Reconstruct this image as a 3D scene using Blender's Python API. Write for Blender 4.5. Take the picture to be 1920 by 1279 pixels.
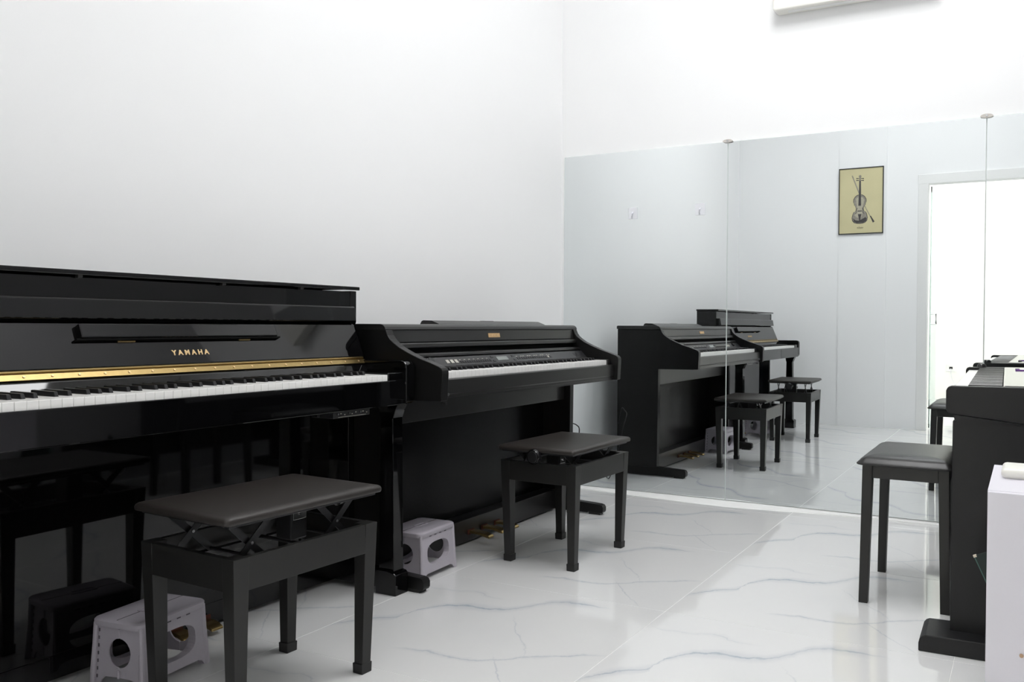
import bpy, bmesh, math, random
from mathutils import Matrix, Vector

for o in list(bpy.data.objects):
    bpy.data.objects.remove(o, do_unlink=True)
SC = bpy.context.scene
COL = SC.collection
random.seed(4)

# ---------------------------------------------------------------- camera
cam_data = bpy.data.cameras.new('camera')
cam = bpy.data.objects.new('camera', cam_data)
COL.objects.link(cam)
cam_data.sensor_width = 36.0
cam_data.lens = 29.557
cam_data.shift_x = -0.08971
cam_data.shift_y = -0.00092
cam_data.clip_start = 0.02
cam.matrix_world = Matrix(((0.89196177, -0.01355189, 0.45190768, 2.33465),
                           (0.45206397, 0.01234191, -0.89190013, -4.07212),
                           (0.00650953, 0.99983200, 0.01713483, 0.89507),
                           (0, 0, 0, 1)))
SC.camera = cam

# ---------------------------------------------------------------- world / exposure
world = bpy.data.worlds.new('world')
SC.world = world
world.use_nodes = True
world.node_tree.nodes['Background'].inputs[0].default_value = (0.9, 0.95, 1.0, 1)
world.node_tree.nodes['Background'].inputs[1].default_value = 0.3
SC.view_settings.view_transform = 'Standard'
SC.view_settings.look = 'None'
SC.view_settings.gamma = 1.0
SC.view_settings.use_curve_mapping = False
SC.view_settings.exposure = 0.0
SC.cycles.diffuse_bounces = 7
SC.cycles.max_bounces = 12
LAMP_MAIN = 16.6      # radiance of the ceiling panels in the piano room
LAMP_NEXT = 24.0     # and of the unseen ones added to brighten the room beyond the doorway

# ---------------------------------------------------------------- materials
def lin(c):
    return tuple(((v / 255) / 12.92 if v / 255 <= 0.04045 else (((v / 255) + 0.055) / 1.055) ** 2.4) for v in c)

def mat(name, base, rough=0.5, metal=0.0, spec=0.5, emit=None, estr=0.0, bump=0.0, bscale=60.0,
        stretch=(1, 1, 1), vary=0.0, coat=0.0, alpha=None, trans=0.0):
    m = bpy.data.materials.new(name)
    m.use_nodes = True
    nt = m.node_tree
    b = nt.nodes['Principled BSDF']
    b.inputs['Base Color'].default_value = (*base, 1)
    b.inputs['Roughness'].default_value = rough
    b.inputs['Metallic'].default_value = metal
    b.inputs['Specular IOR Level'].default_value = spec
    b.inputs['Coat Weight'].default_value = coat
    b.inputs['Transmission Weight'].default_value = trans
    if emit:
        b.inputs['Emission Color'].default_value = (*emit, 1)
        b.inputs['Emission Strength'].default_value = estr
    if bump or vary:
        tc = nt.nodes.new('ShaderNodeTexCoord')
        mp = nt.nodes.new('ShaderNodeMapping')
        mp.inputs['Scale'].default_value = stretch
        nz = nt.nodes.new('ShaderNodeTexNoise')
        nz.inputs['Scale'].default_value = bscale
        nz.inputs['Detail'].default_value = 4
        nt.links.new(tc.outputs['Object'], mp.inputs[0])
        nt.links.new(mp.outputs[0], nz.inputs['Vector'])
        if bump:
            bp = nt.nodes.new('ShaderNodeBump')
            bp.inputs['Strength'].default_value = bump
            bp.inputs['Distance'].default_value = 0.002
            nt.links.new(nz.outputs['Fac'], bp.inputs['Height'])
            nt.links.new(bp.outputs[0], b.inputs['Normal'])
        if vary:
            cr = nt.nodes.new('ShaderNodeMapRange')
            cr.inputs['To Min'].default_value = 1 - vary
            cr.inputs['To Max'].default_value = 1 + vary
            mx = nt.nodes.new('ShaderNodeVectorMath')
            mx.operation = 'SCALE'
            mx.inputs[0].default_value = base
            nt.links.new(nz.outputs['Fac'], cr.inputs['Value'])
            nt.links.new(cr.outputs[0], mx.inputs['Scale'])
            nt.links.new(mx.outputs[0], b.inputs['Base Color'])
    return m

M = {}
M['wall'] = mat('wall_paint', (0.895, 0.897, 0.90), 0.75, spec=0.2, bump=0.03, bscale=25)
M['wall_dimmed'] = mat('wall_paint_dimmed', (0.46, 0.46, 0.465), 0.75, spec=0.2, bump=0.03, bscale=25)  # unseen right wall, toned down so the piano lacquer reflects darker
M['wall_cream'] = mat('wall_paint_cream', (0.88, 0.878, 0.84), 0.75, spec=0.2, bump=0.03, bscale=25)
M['ceiling'] = mat('ceiling_paint', (0.90, 0.90, 0.89), 0.8, spec=0.2, bump=0.02, bscale=30)
M['trim'] = mat('white_trim', (0.82, 0.82, 0.81), 0.4, vary=0.02)
M['caulk'] = mat('white_caulk', (0.86, 0.86, 0.85), 0.6, bump=0.2, bscale=40)
M['grout'] = mat('grout', (0.82, 0.82, 0.80), 0.7, vary=0.05, bscale=30)
M['mirror'] = mat('mirror_glass', (0.83, 0.862, 0.866), 0.0, metal=1.0, vary=0.0)
M['mirror_edge'] = mat('mirror_edge', (0.80, 0.86, 0.84), 0.15, spec=0.6, vary=0.05)
M['glass'] = mat('door_glass', (0.72, 0.92, 0.90), 0.02, trans=1.0)
M['clip'] = mat('clear_plastic', (0.62, 0.58, 0.54), 0.2, spec=0.6, vary=0.1, bscale=80)
M['gloss'] = mat('piano_lacquer', (0.0022, 0.0022, 0.0025), 0.035, spec=0.46, bump=0.012, bscale=5)
M['ebony'] = mat('satin_black_wood', (0.0105, 0.010, 0.010), 0.30, spec=0.52, bump=0.06, bscale=26, stretch=(1, 0.06, 1), vary=0.15)
M['ebony_side'] = mat('black_side_wood', (0.0065, 0.0064, 0.0064), 0.33, spec=0.27, bump=0.06, bscale=26, stretch=(0.1, 1, 1), vary=0.15)
M['dark_slot'] = mat('matte_black', (0.004, 0.004, 0.004), 0.8, spec=0.1, bump=0.1)  # near-black matte for the recess, shelf lip and under rail
M['brass'] = mat('brass', (0.36, 0.26, 0.11), 0.30, metal=1.0, bump=0.05, bscale=90, vary=0.12)
M['gold'] = mat('gold_letter', (0.72, 0.52, 0.27), 0.4, metal=0.5, vary=0.04)
M['badge'] = mat('badge_gold', (0.62, 0.40, 0.20), 0.35, metal=0.35, vary=0.1)
M['ivory'] = mat('white_key_plastic', (0.90, 0.89, 0.87), 0.22, vary=0.01, bscale=8)
M['blackkey'] = mat('black_key_plastic', (0.010, 0.010, 0.011), 0.28, spec=0.45, vary=0.05)
M['panel'] = mat('panel_plastic', (0.022, 0.022, 0.024), 0.35, bump=0.05, bscale=300, vary=0.1)
M['button'] = mat('button_grey', (0.012, 0.012, 0.013), 0.5, vary=0.1)
M['btn_light'] = mat('button_cream', (0.50, 0.48, 0.43), 0.5, vary=0.1)
M['display'] = mat('lcd', (0.27, 0.29, 0.28), 0.2, vary=0.05)
M['print'] = mat('panel_print', (0.5, 0.48, 0.42), 0.6, vary=0.1)
M['bench_wood'] = mat('bench_wood', (0.0135, 0.0132, 0.0124), 0.34, spec=0.42, bump=0.05, bscale=30, stretch=(1, 1, 0.08), vary=0.15)
M['vinyl'] = mat('brown_vinyl', (0.024, 0.0203, 0.0182), 0.42, spec=0.40, bump=0.12, bscale=260, vary=0.06)
M['black_vinyl'] = mat('black_vinyl', (0.009, 0.0088, 0.0086), 0.36, spec=0.42, bump=0.12, bscale=260, vary=0.06)
M['rubber'] = mat('rubber', (0.012, 0.012, 0.012), 0.6, bump=0.05)
M['steel'] = mat('dark_steel', (0.05, 0.05, 0.052), 0.38, metal=0.8, vary=0.15, bscale=40)
M['bright_steel'] = mat('bright_steel', (0.62, 0.62, 0.63), 0.25, metal=1.0, vary=0.1, bscale=40)
M['knob'] = mat('knob_black', (0.008, 0.008, 0.009), 0.12, spec=0.6, bump=0.02)
M['stool'] = mat('grey_plastic', (0.47, 0.44, 0.49), 0.45, bump=0.08, bscale=220, vary=0.03)
M['stool_dark'] = mat('stool_slots', (0.10, 0.09, 0.105), 0.6, vary=0.1)
M['p3'] = mat('graphite_plastic', (0.0085, 0.0085, 0.0095), 0.42, spec=0.35, bump=0.10, bscale=240, vary=0.08)
M['p3_panel'] = mat('gloss_plastic', (0.02, 0.02, 0.022), 0.10, spec=0.6, vary=0.05)
M['cab'] = mat('cabinet_white', (0.72, 0.70, 0.765), 0.45, vary=0.015, bscale=6)
M['cream'] = mat('cream_plastic', (0.80, 0.79, 0.74), 0.4, vary=0.02)
M['screw'] = mat('screw_brass', (0.45, 0.30, 0.2), 0.4, metal=0.5, vary=0.1)
M['green'] = mat('green_cloth', (0.006, 0.017, 0.015), 0.5, bump=0.1, vary=0.15)
M['greenedge'] = mat('green_edge', (0.07, 0.15, 0.13), 0.4, vary=0.1)
M['paper'] = mat('page_edges', (0.75, 0.66, 0.55), 0.7, vary=0.08)
M['poster'] = mat('aged_paper', (0.60, 0.545, 0.325), 0.65, vary=0.10, bscale=5)
M['ink_dark'] = mat('ink_dark', (0.055, 0.050, 0.050), 0.7, vary=0.3, bscale=90)
M['ink_mid'] = mat('ink_mid', (0.27, 0.25, 0.21), 0.7, vary=0.35, bscale=70)
M['ink_light'] = mat('ink_light', (0.42, 0.39, 0.30), 0.7, vary=0.25, bscale=60)
M['frame'] = mat('black_frame', (0.02, 0.021, 0.02), 0.4, vary=0.1)
M['hook'] = mat('clear_hook', (0.80, 0.81, 0.85), 0.3, vary=0.03)
M['lamp'] = mat('lamp_diffuser', (0.9, 0.9, 0.9), 0.5, emit=(0.99, 0.994, 1.0), estr=LAMP_MAIN, vary=0.0)
M['lamp2'] = mat('added_diffuser_next', (0.9, 0.9, 0.9), 0.5, emit=(1.0, 0.98, 0.94), estr=LAMP_NEXT, vary=0.0)  # unseen panels added to brighten the next room
M['purple'] = mat('purple_print', (0.16, 0.03, 0.30), 0.5, vary=0.1)

TX, TY = 0.838, 0.755          # floor tile size
def tile_material():
    m = bpy.data.materials.new('marble_tile')
    m.use_nodes = True
    nt = m.node_tree
    N, Lk = nt.nodes, nt.links
    b = N['Principled BSDF']
    def math_(op, a, c=None, clamp=False):
        n = N.new('ShaderNodeMath'); n.operation = op; n.use_clamp = clamp
        for i, v in enumerate((a, c)):
            if v is None: continue
            if isinstance(v, (int, float)): n.inputs[i].default_value = v
            else: Lk.new(v, n.inputs[i])
        return n.outputs[0]
    def mrange(v, a, c, d, e):
        n = N.new('ShaderNodeMapRange'); n.interpolation_type = 'SMOOTHSTEP'
        Lk.new(v, n.inputs['Value'])
        for k, x in zip(('From Min', 'From Max', 'To Min', 'To Max'), (a, c, d, e)):
            n.inputs[k].default_value = x
        return n.outputs[0]
    tc = N.new('ShaderNodeTexCoord')
    def noise(scale, detail, vec, rough=0.55):
        n = N.new('ShaderNodeTexNoise')
        n.inputs['Scale'].default_value = scale; n.inputs['Detail'].default_value = detail
        n.inputs['Roughness'].default_value = rough
        Lk.new(vec, n.inputs['Vector'])
        return n
    P = tc.outputs['Object']
    n1 = noise(9, 5, P, 0.62)
    sub = N.new('ShaderNodeVectorMath'); sub.operation = 'SUBTRACT'
    Lk.new(n1.outputs['Color'], sub.inputs[0]); sub.inputs[1].default_value = (0.5, 0.5, 0.5)
    sc = N.new('ShaderNodeVectorMath'); sc.operation = 'SCALE'; sc.inputs['Scale'].default_value = 0.065
    Lk.new(sub.outputs[0], sc.inputs[0])
    add = N.new('ShaderNodeVectorMath'); add.operation = 'ADD'
    Lk.new(P, add.inputs[0]); Lk.new(sc.outputs[0], add.inputs[1])
    sep = N.new('ShaderNodeSeparateXYZ'); Lk.new(add.outputs[0], sep.inputs[0])
    X, Y = sep.outputs[0], sep.outputs[1]
    xn = math_('DIVIDE', X, TX, True)
    n2 = noise(5.5, 3, P)
    wob = mrange(n2.outputs['Fac'], 0.3, 0.7, 0.35, 1.0)
    total_line = None; total_halo = None
    curves = [([(0, .17), (.06, .275), (.135, .335), (.152, .42), (.25, .507), (.37, .525), (.44, .595), (.475, .65), (.52, .683), (.61, .695), (.72, .70), (.838, .72)], 0.0, .66, .0095, .050, .95),
              ([(0, .10), (.25, .12), (.36, .143), (.468, .15), (.584, .188), (.64, .24), (.763, .316), (.838, .36)], .30, .83, .0060, .022, .6),
              ([(0, .75), (.40, .55), (.481, .446), (.549, .359), (.618, .284), (.66, .24), (.838, .1)], .45, .66, .0040, .012, .45),
              ([(0, .75), (.50, .29), (.584, .188), (.684, .07), (.75, .0), (.838, .0)], .57, .76, .0050, .014, .5),
              ([(0, .62), (.1, .60), (.22, .64), (.3, .615), (.42, .66), (.838, .74)], .02, .34, .0035, .03, .35)]
    for pts, xa, xb, w, halo, st in curves:
        fc = N.new('ShaderNodeFloatCurve')
        cm = fc.mapping; cv = cm.curves[0]
        cv.points[0].location = (0, pts[0][1] / TX)
        cv.points[1].location = (1, pts[-1][1] / TX)
        for (px, py) in pts[1:-1]:
            cv.points.new(px / TX, py / TX)
        cm.update()
        Lk.new(xn, fc.inputs['Value'])
        g = math_('MULTIPLY', fc.outputs[0], TX)
        dy = math_('SUBTRACT', Y, g)
        d = math_('ABSOLUTE', dy)
        line = mrange(d, 0.0, w, st, 0.0)
        hl = mrange(d, 0.0, halo, st * 0.42, 0.0)
        fa = mrange(X, xa - 0.03, xa + 0.05, 0, 1)
        fb = mrange(X, xb - 0.10, xb + 0.03, 1, 0)
        k = math_('MULTIPLY', fa, fb)
        line = math_('MULTIPLY', math_('MULTIPLY', line, k), wob)
        hl = math_('MULTIPLY', hl, k)
        total_line = line if total_line is None else math_('MAXIMUM', total_line, line)
        total_halo = hl if total_halo is None else math_('MAXIMUM', total_halo, hl)
    n3 = noise(2.2, 4, P)
    cloud = mrange(n3.outputs['Fac'], 0.35, 0.75, 0.0, 0.10)
    halo_f = math_('MAXIMUM', total_halo, cloud)
    mx1 = N.new('ShaderNodeMix'); mx1.data_type = 'RGBA'
    mx1.inputs['A'].default_value = (0.725, 0.725, 0.72, 1)
    mx1.inputs['B'].default_value = (0.46, 0.49, 0.54, 1)
    Lk.new(halo_f, mx1.inputs['Factor'])
    mx2 = N.new('ShaderNodeMix'); mx2.data_type = 'RGBA'
    mx2.inputs['B'].default_value = (0.36, 0.41, 0.48, 1)
    Lk.new(total_line, mx2.inputs['Factor']); Lk.new(mx1.outputs['Result'], mx2.inputs['A'])
    Lk.new(mx2.outputs['Result'], b.inputs['Base Color'])
    b.inputs['Roughness'].default_value = 0.045
    b.inputs['Specular IOR Level'].default_value = 0.55
    return m
M['tile'] = tile_material()

# ---------------------------------------------------------------- mesh helpers
def box(bm, x0, x1, y0, y1, z0, z1, bev=0.0, seg=2):
    if x1 < x0: x0, x1 = x1, x0
    if y1 < y0: y0, y1 = y1, y0
    if z1 < z0: z0, z1 = z1, z0
    r = bmesh.ops.create_cube(bm, size=1.0)
    vs = r['verts']
    for v in vs:
        v.co = Vector((x0 + (v.co.x + .5) * (x1 - x0), y0 + (v.co.y + .5) * (y1 - y0), z0 + (v.co.z + .5) * (z1 - z0)))
    if bev:
        es = {e for v in vs for e in v.link_edges}
        bmesh.ops.bevel(bm, geom=list(es), offset=bev, segments=seg, profile=0.5, affect='EDGES', clamp_overlap=True)
    return bm

def BX(*a, **k):
    return box(bmesh.new(), *a, **k)

def hexa(bm, lo, hi, bev=0.0, seg=2):
    """eight-cornered solid from two rings of four points"""
    n0 = len(bm.verts)
    vs = [bm.verts.new(p) for p in list(lo) + list(hi)]
    f = [(3, 2, 1, 0), (4, 5, 6, 7), (0, 1, 5, 4), (1, 2, 6, 5), (2, 3, 7, 6), (3, 0, 4, 7)]
    fs = [bm.faces.new([vs[i] for i in q]) for q in f]
    bmesh.ops.recalc_face_normals(bm, faces=fs)
    if bev:
        es = {e for v in vs for e in v.link_edges}
        bmesh.ops.bevel(bm, geom=list(es), offset=bev, segments=seg, profile=0.5, affect='EDGES', clamp_overlap=True)
    return bm

def prism_xz(pts, y0, y1, bev=0.0, bm=None, seg=2):
    """extrude an x-z outline along y"""
    bm = bm or bmesh.new()
    a = [bm.verts.new((x, y0, z)) for x, z in pts]
    c = [bm.verts.new((x, y1, z)) for x, z in pts]
    fs = [bm.faces.new(a), bm.faces.new(list(reversed(c)))]
    n = len(pts)
    for i in range(n):
        fs.append(bm.faces.new([a[i], c[i], c[(i + 1) % n], a[(i + 1) % n]]))
    bmesh.ops.recalc_face_normals(bm, faces=fs)
    if bev:
        es = [e for e in bm.edges if e.calc_face_angle(0) > 0.5]
        bmesh.ops.bevel(bm, geom=es, offset=bev, segments=seg, profile=0.5, affect='EDGES', clamp_overlap=True)
    return bm

def tube(bm, p, r, n=8, cap=True):
    p = [Vector(q) for q in p]
    rings = []
    for i, q in enumerate(p):
        t = (p[min(i + 1, len(p) - 1)] - p[max(i - 1, 0)]).normalized()
        a = t.cross(Vector((0, 0, 1)))
        if a.length < 1e-3: a = t.cross(Vector((0, 1, 0)))
        a.normalize(); c = t.cross(a)
        rr = r[i] if isinstance(r, (list, tuple)) else r
        rings.append([bm.verts.new(q + (a * math.cos(2 * math.pi * k / n) + c * math.sin(2 * math.pi * k / n)) * rr) for k in range(n)])
    fs = []
    for i in range(len(rings) - 1):
        for k in range(n):
            fs.append(bm.faces.new([rings[i][k], rings[i][(k + 1) % n], rings[i + 1][(k + 1) % n], rings[i + 1][k]]))
    if cap:
        fs.append(bm.faces.new(rings[0])); fs.append(bm.faces.new(rings[-1]))
    bmesh.ops.recalc_face_normals(bm, faces=fs)
    return bm

def TUBE(p, r, n=8):
    return tube(bmesh.new(), p, r, n)

def spline(pts, n=8):
    """Catmull-Rom through points"""
    pts = [Vector(p) for p in pts]
    out = []
    for i in range(len(pts) - 1):
        p0, p1, p2, p3 = pts[max(i - 1, 0)], pts[i], pts[i + 1], pts[min(i + 2, len(pts) - 1)]
        for k in range(n):
            t = k / n
            out.append(0.5 * ((2 * p1) + (p2 - p0) * t + (2 * p0 - 5 * p1 + 4 * p2 - p3) * t * t + (3 * p1 - p0 - 3 * p2 + p3) * t ** 3))
    out.append(pts[-1])
    return out

def plate(outer, holes, thick, mtx):
    """flat plate with holes, outline in local x-y, thickness along local z, then moved by mtx"""
    cu = bpy.data.curves.new('tmp', 'CURVE')
    cu.dimensions = '2D'; cu.fill_mode = 'BOTH'; cu.extrude = thick / 2
    for ring in [outer] + holes:
        s = cu.splines.new('POLY'); s.points.add(len(ring) - 1)
        for p, q in zip(s.points, ring): p.co = (q[0], q[1], 0, 1)
        s.use_cyclic_u = True
    o = bpy.data.objects.new('tmp', cu); COL.objects.link(o)
    dg = bpy.context.evaluated_depsgraph_get()
    me = bpy.data.meshes.new_from_object(o.evaluated_get(dg))
    bpy.data.objects.remove(o); bpy.data.curves.remove(cu)
    bm = bmesh.new(); bm.from_mesh(me); bpy.data.meshes.remove(me)
    bmesh.ops.remove_doubles(bm, verts=bm.verts, dist=1e-6)
    bmesh.ops.transform(bm, matrix=mtx, verts=bm.verts)
    bmesh.ops.recalc_face_normals(bm, faces=bm.faces)
    return bm

def text_bm(body, size, mtx, extr=0.0006, space=1.0, bold=0.0):
    cu = bpy.data.curves.new('tmp', 'FONT')
    cu.body = body; cu.size = size; cu.extrude = extr; cu.space_character = space; cu.offset = bold
    cu.align_x = 'CENTER'; cu.align_y = 'CENTER'; cu.resolution_u = 3
    o = bpy.data.objects.new('tmp', cu); COL.objects.link(o)
    dg = bpy.context.evaluated_depsgraph_get()
    me = bpy.data.meshes.new_from_object(o.evaluated_get(dg))
    bpy.data.objects.remove(o); bpy.data.curves.remove(cu)
    bm = bmesh.new(); bm.from_mesh(me); bpy.data.meshes.remove(me)
    bmesh.ops.transform(bm, matrix=mtx, verts=bm.verts)
    return bm

def frame_mtx(origin, ax, ay, az):
    m = Matrix.Identity(4)
    for i, v in enumerate((ax, ay, az)):
        for j in range(3): m[j][i] = v[j]
    for j in range(3): m[j][3] = origin[j]
    return m

ROOT = {}
def root_of(p):
    while p is not None and p.parent is not None: p = p.parent
    return p

def obj(name, bm, material, parent=None, smooth=False, local=False):
    """one mesh object; bm is in world coordinates unless local"""
    if parent is not None and not local:
        r = root_of(parent)
        off = Vector(ROOT.get(r.name, (0, 0, 0)))
        if off.length: bmesh.ops.translate(bm, vec=-off, verts=bm.verts)
    me = bpy.data.meshes.new(name)
    bm.to_mesh(me); bm.free()
    if smooth:
        for p in me.polygons: p.use_smooth = True
        me.set_sharp_from_angle(angle=math.radians(40))
    me.materials.append(material)
    o = bpy.data.objects.new(name, me)
    COL.objects.link(o)
    o.parent = parent
    return o

def inst(name, me, loc, parent, rot=None):
    """another object on shared mesh data, location local to parent"""
    o = bpy.data.objects.new(name, me); COL.objects.link(o)
    o.parent = parent; o.location = loc
    if rot: o.rotation_euler = rot
    return o

def tag(o, label, cat=None, group=None, kind=None):
    o['label'] = label
    if cat: o['category'] = cat
    if group: o['group'] = group
    if kind: o['kind'] = kind
    return o

def thing(name, label, cat, loc=(0, 0, 0), group=None):
    o = bpy.data.objects.new(name, None); COL.objects.link(o)
    o.empty_display_size = 0.05
    o.location = loc
    ROOT[o.name] = tuple(loc)
    return tag(o, label, cat, group)

def struct(name, bm, m, label, parent=None):
    o = obj(name, bm, m, parent)
    o['kind'] = 'structure'
    o['label'] = label
    return o

def copy_tree(o, parent=None):
    c = o.copy(); COL.objects.link(c); c.parent = parent
    for ch in list(o.children): copy_tree(ch, c)
    return c

# ================================================================= THE ROOM
H = 3.80          # ceiling
RX = 2.65         # right wall
BY = -3.72        # wall with the doorway, behind the camera's left
FY = -7.22        # far wall of the next room

floor_o = struct('floor', BX(-0.75, 4.0, FY - 0.1, 0.2, -0.08, -0.0007), M['grout'], 'white grout bed of the marble tiled floor')
xs0, ys0 = 0.488 - 2 * TX, -2.40 - 7 * TY
gap = 0.0016
def tile_mesh(w0, w1, d0, d1):
    bm = BX(w0 + gap / 2, w1 - gap / 2, d0 + gap / 2, d1 - gap / 2, -0.0024, 0.0)
    top = [e for e in bm.edges if all(v.co.z > -0.001 for v in e.verts)]
    bmesh.ops.bevel(bm, geom=top, offset=0.0006, segments=1, affect='EDGES')
    me = bpy.data.meshes.new('tile'); bm.to_mesh(me); bm.free()
    me.materials.append(M['tile'])
    return me
full = tile_mesh(0, TX, 0, TY)
for i in range(6):
    for j in range(11):
        x0, y0 = xs0 + i * TX, ys0 + j * TY
        x1, y1 = min(x0 + TX, 4.0), min(y0 + TY, 0.1)
        if x0 >= 4.0 or y0 >= 0.1: continue
        me = full if (x1 - x0 > TX - 1e-4 and y1 - y0 > TY - 1e-4) else tile_mesh(0, x1 - x0, 0, y1 - y0)
        inst('tile', me, (x0, y0, 0), floor_o)

def wall_left_x(y): return -0.17 * (y / -3.72)
bm = bmesh.new()
hexa(bm, [(0, 0.01, -0.002), (wall_left_x(BY), BY, -0.002), (wall_left_x(BY) - .12, BY, -0.002), (-.12, 0.01, -0.002)],
     [(0, 0.01, H), (wall_left_x(BY), BY, H), (wall_left_x(BY) - .12, BY, H), (-.12, 0.01, H)])
struct('wall_left', bm, M['wall'], 'plain white painted wall behind the two black pianos')
struct('wall_back', BX(-0.12, RX + 0.12, 0.0065, 0.13, -0.002, H), M['wall'], 'white wall carrying the large wall mirror')
struct('wall_right', BX(RX, RX + 0.12, BY, 0.0065, -0.002, H), M['wall_dimmed'], 'unseen right wall behind the graphite keyboard, greyed to dim the piano reflections')
DX0, DX1, DZ = 1.53, 2.50, 2.148
struct('wall_front', BX(-0.75, DX0, BY - 0.12, BY, -0.002, H), M['wall'], 'white wall with the violin poster, seen in the mirror')
struct('wall_front_header', BX(DX0, DX1, BY - 0.12, BY, DZ, H), M['wall'], 'white wall strip above the doorway')
struct('wall_front_right', BX(DX1, 4.0, BY - 0.12, BY, -0.002, H), M['wall'], 'white wall strip right of the doorway')
struct('ceiling', BX(-0.75, 4.0, FY - 0.1, 0.13, H, H + 0.1), M['ceiling'], 'plain white ceiling')
struct('wall_next_far', BX(-0.75, 4.0, FY - 0.1, FY, -0.002, H), M['wall_cream'], 'cream far wall of the next room, seen through the doorway')
struct('wall_next_left', BX(-0.85, -0.75, FY, BY, -0.002, H), M['wall'], 'left wall of the next room')
struct('wall_next_right', BX(4.0, 4.1, FY, BY, -0.002, H), M['wall'], 'right wall of the next room')
# shallow boxed-out panel behind the poster
struct('trim_1', BX(0.773, 1.188, BY - 0.001, BY + 0.012, 0, H), M['wall'], 'shallow white boxed panel running up behind the violin poster')
# door frame
fr = bpy.data.objects.new('door_1', None); COL.objects.link(fr); fr.location = (DX0, BY, 0)
ROOT['door_1'] = (DX0, BY, 0); fr['kind'] = 'structure'; fr['label'] = 'open doorway with white frame and glass door leaf'
obj('door_jamb', BX(DX0 - 0.078, DX0 + 0.006, BY, BY + 0.016, 0, DZ + 0.078, bev=0.003), M['trim'], fr)
obj('door_jamb', BX(DX1 - 0.006, DX1 + 0.078, BY, BY + 0.016, 0, DZ + 0.078, bev=0.003), M['trim'], fr)
obj('door_head', BX(DX0 - 0.078, DX1 + 0.078, BY, BY + 0.017, DZ - 0.006, DZ + 0.078, bev=0.003), M['trim'], fr)
leaf = obj('door_leaf', BX(DX0 + 0.012, DX0 + 0.022, BY - 0.62, BY - 0.125, 0.01, DZ - 0.01, bev=0.001), M['glass'], fr)
obj('door_handle', TUBE([(DX0 + .022, BY - .19, .93), (DX0 + .06, BY - .19, .93), (DX0 + .06, BY - .19, 1.02), (DX0 + .022, BY - .19, 1.02)], .008), M['bright_steel'], leaf, smooth=True)

# white bead of caulk under the mirror
bm = bmesh.new()
front = [(.0, -.028), (.12, -.030), (.45, -.05), (.80, -.082), (1.0, -.092), (1.15, -.072), (1.35, -.042), (1.6, -.014), (2.0, -.008), (2.62, -.006)]
va = [bm.verts.new((x, 0.004, 0.0)) for x, y in front]
vb = [bm.verts.new((x, 0.004, 0.0125)) for x, y in front]
vc = [bm.verts.new((x, y * 0.9, 0.004)) for x, y in front]
vd = [bm.verts.new((x, y, 0.0)) for x, y in front]
fs = []
for i in range(len(front) - 1):
    for p, q in ((va, vb), (vb, vc), (vc, vd), (vd, va)):
        fs.append(bm.faces.new([p[i], p[i + 1], q[i + 1], q[i]]))
fs.append(bm.faces.new([va[0], vb[0], vc[0], vd[0]])); fs.append(bm.faces.new([va[-1], vb[-1], vc[-1], vd[-1]]))
bmesh.ops.recalc_face_normals(bm, faces=fs)
struct('trim_2', bm, M['caulk'], 'uneven white filler strip along the foot of the mirror')

# ---------------------------------------------------------------- mirror panes
panes = [(0.020, 0.9650, 'narrow mirror pane nearest the corner, reflecting the digital piano'),
         (0.9670, 2.1520, 'wide middle mirror pane reflecting the violin poster'),
         (2.1540, 2.640, 'rightmost mirror pane, reflecting the bright doorway')]
MZ0, MZ1 = 0.0155, 1.826
for x0, x1, lb in panes:
    t = thing('wall_mirror', lb, 'mirror', ((x0 + x1) / 2, 0, MZ0), 'frameless mirror panes side by side')
    e = obj('glass_edge', BX(x0, x1, 0.0004, 0.0060, MZ0, MZ1), M['mirror_edge'], t)
    bm = bmesh.new()
    vs = [bm.verts.new(p) for p in ((x0 + .0015, 0, MZ0 + .0015), (x1 - .0015, 0, MZ0 + .0015), (x1 - .0015, 0, MZ1 - .0015), (x0 + .0015, 0, MZ1 - .0015))]
    f = bm.faces.new(vs); bm.normal_update()
    if f.normal.y > 0: f.normal_flip()
    obj('mirror_face', bm, M['mirror'], t)
for x, lb in ((0.966, 'small pale clip holding the mirror top nearest the corner'), (2.153, 'small brownish clip holding the mirror top on the right')):
    t = thing('mirror_clip', lb, 'clip', (x, -0.004, MZ1 - .01), 'clips along the mirror top')
    bm = bmesh.new()
    pts = [(x + .026 * math.cos(a), MZ1 + .010 * math.sin(a) * (1 if a < math.pi else .6)) for a in [i * math.pi / 10 for i in range(20)]]
    b2 = prism_xz(pts, -0.012, -0.002)
    obj('clip_body', b2, M['clip'], t, smooth=True)
    obj('clip_screw', TUBE([(x, -0.0125, MZ1 + .002), (x, -0.016, MZ1 + .002)], .005, 10), M['bright_steel'], t)
    obj('clip_back', BX(x - .012, x + .012, -0.003, 0.0064, MZ1 + .001, MZ1 + .008), M['clip'], t)

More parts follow.
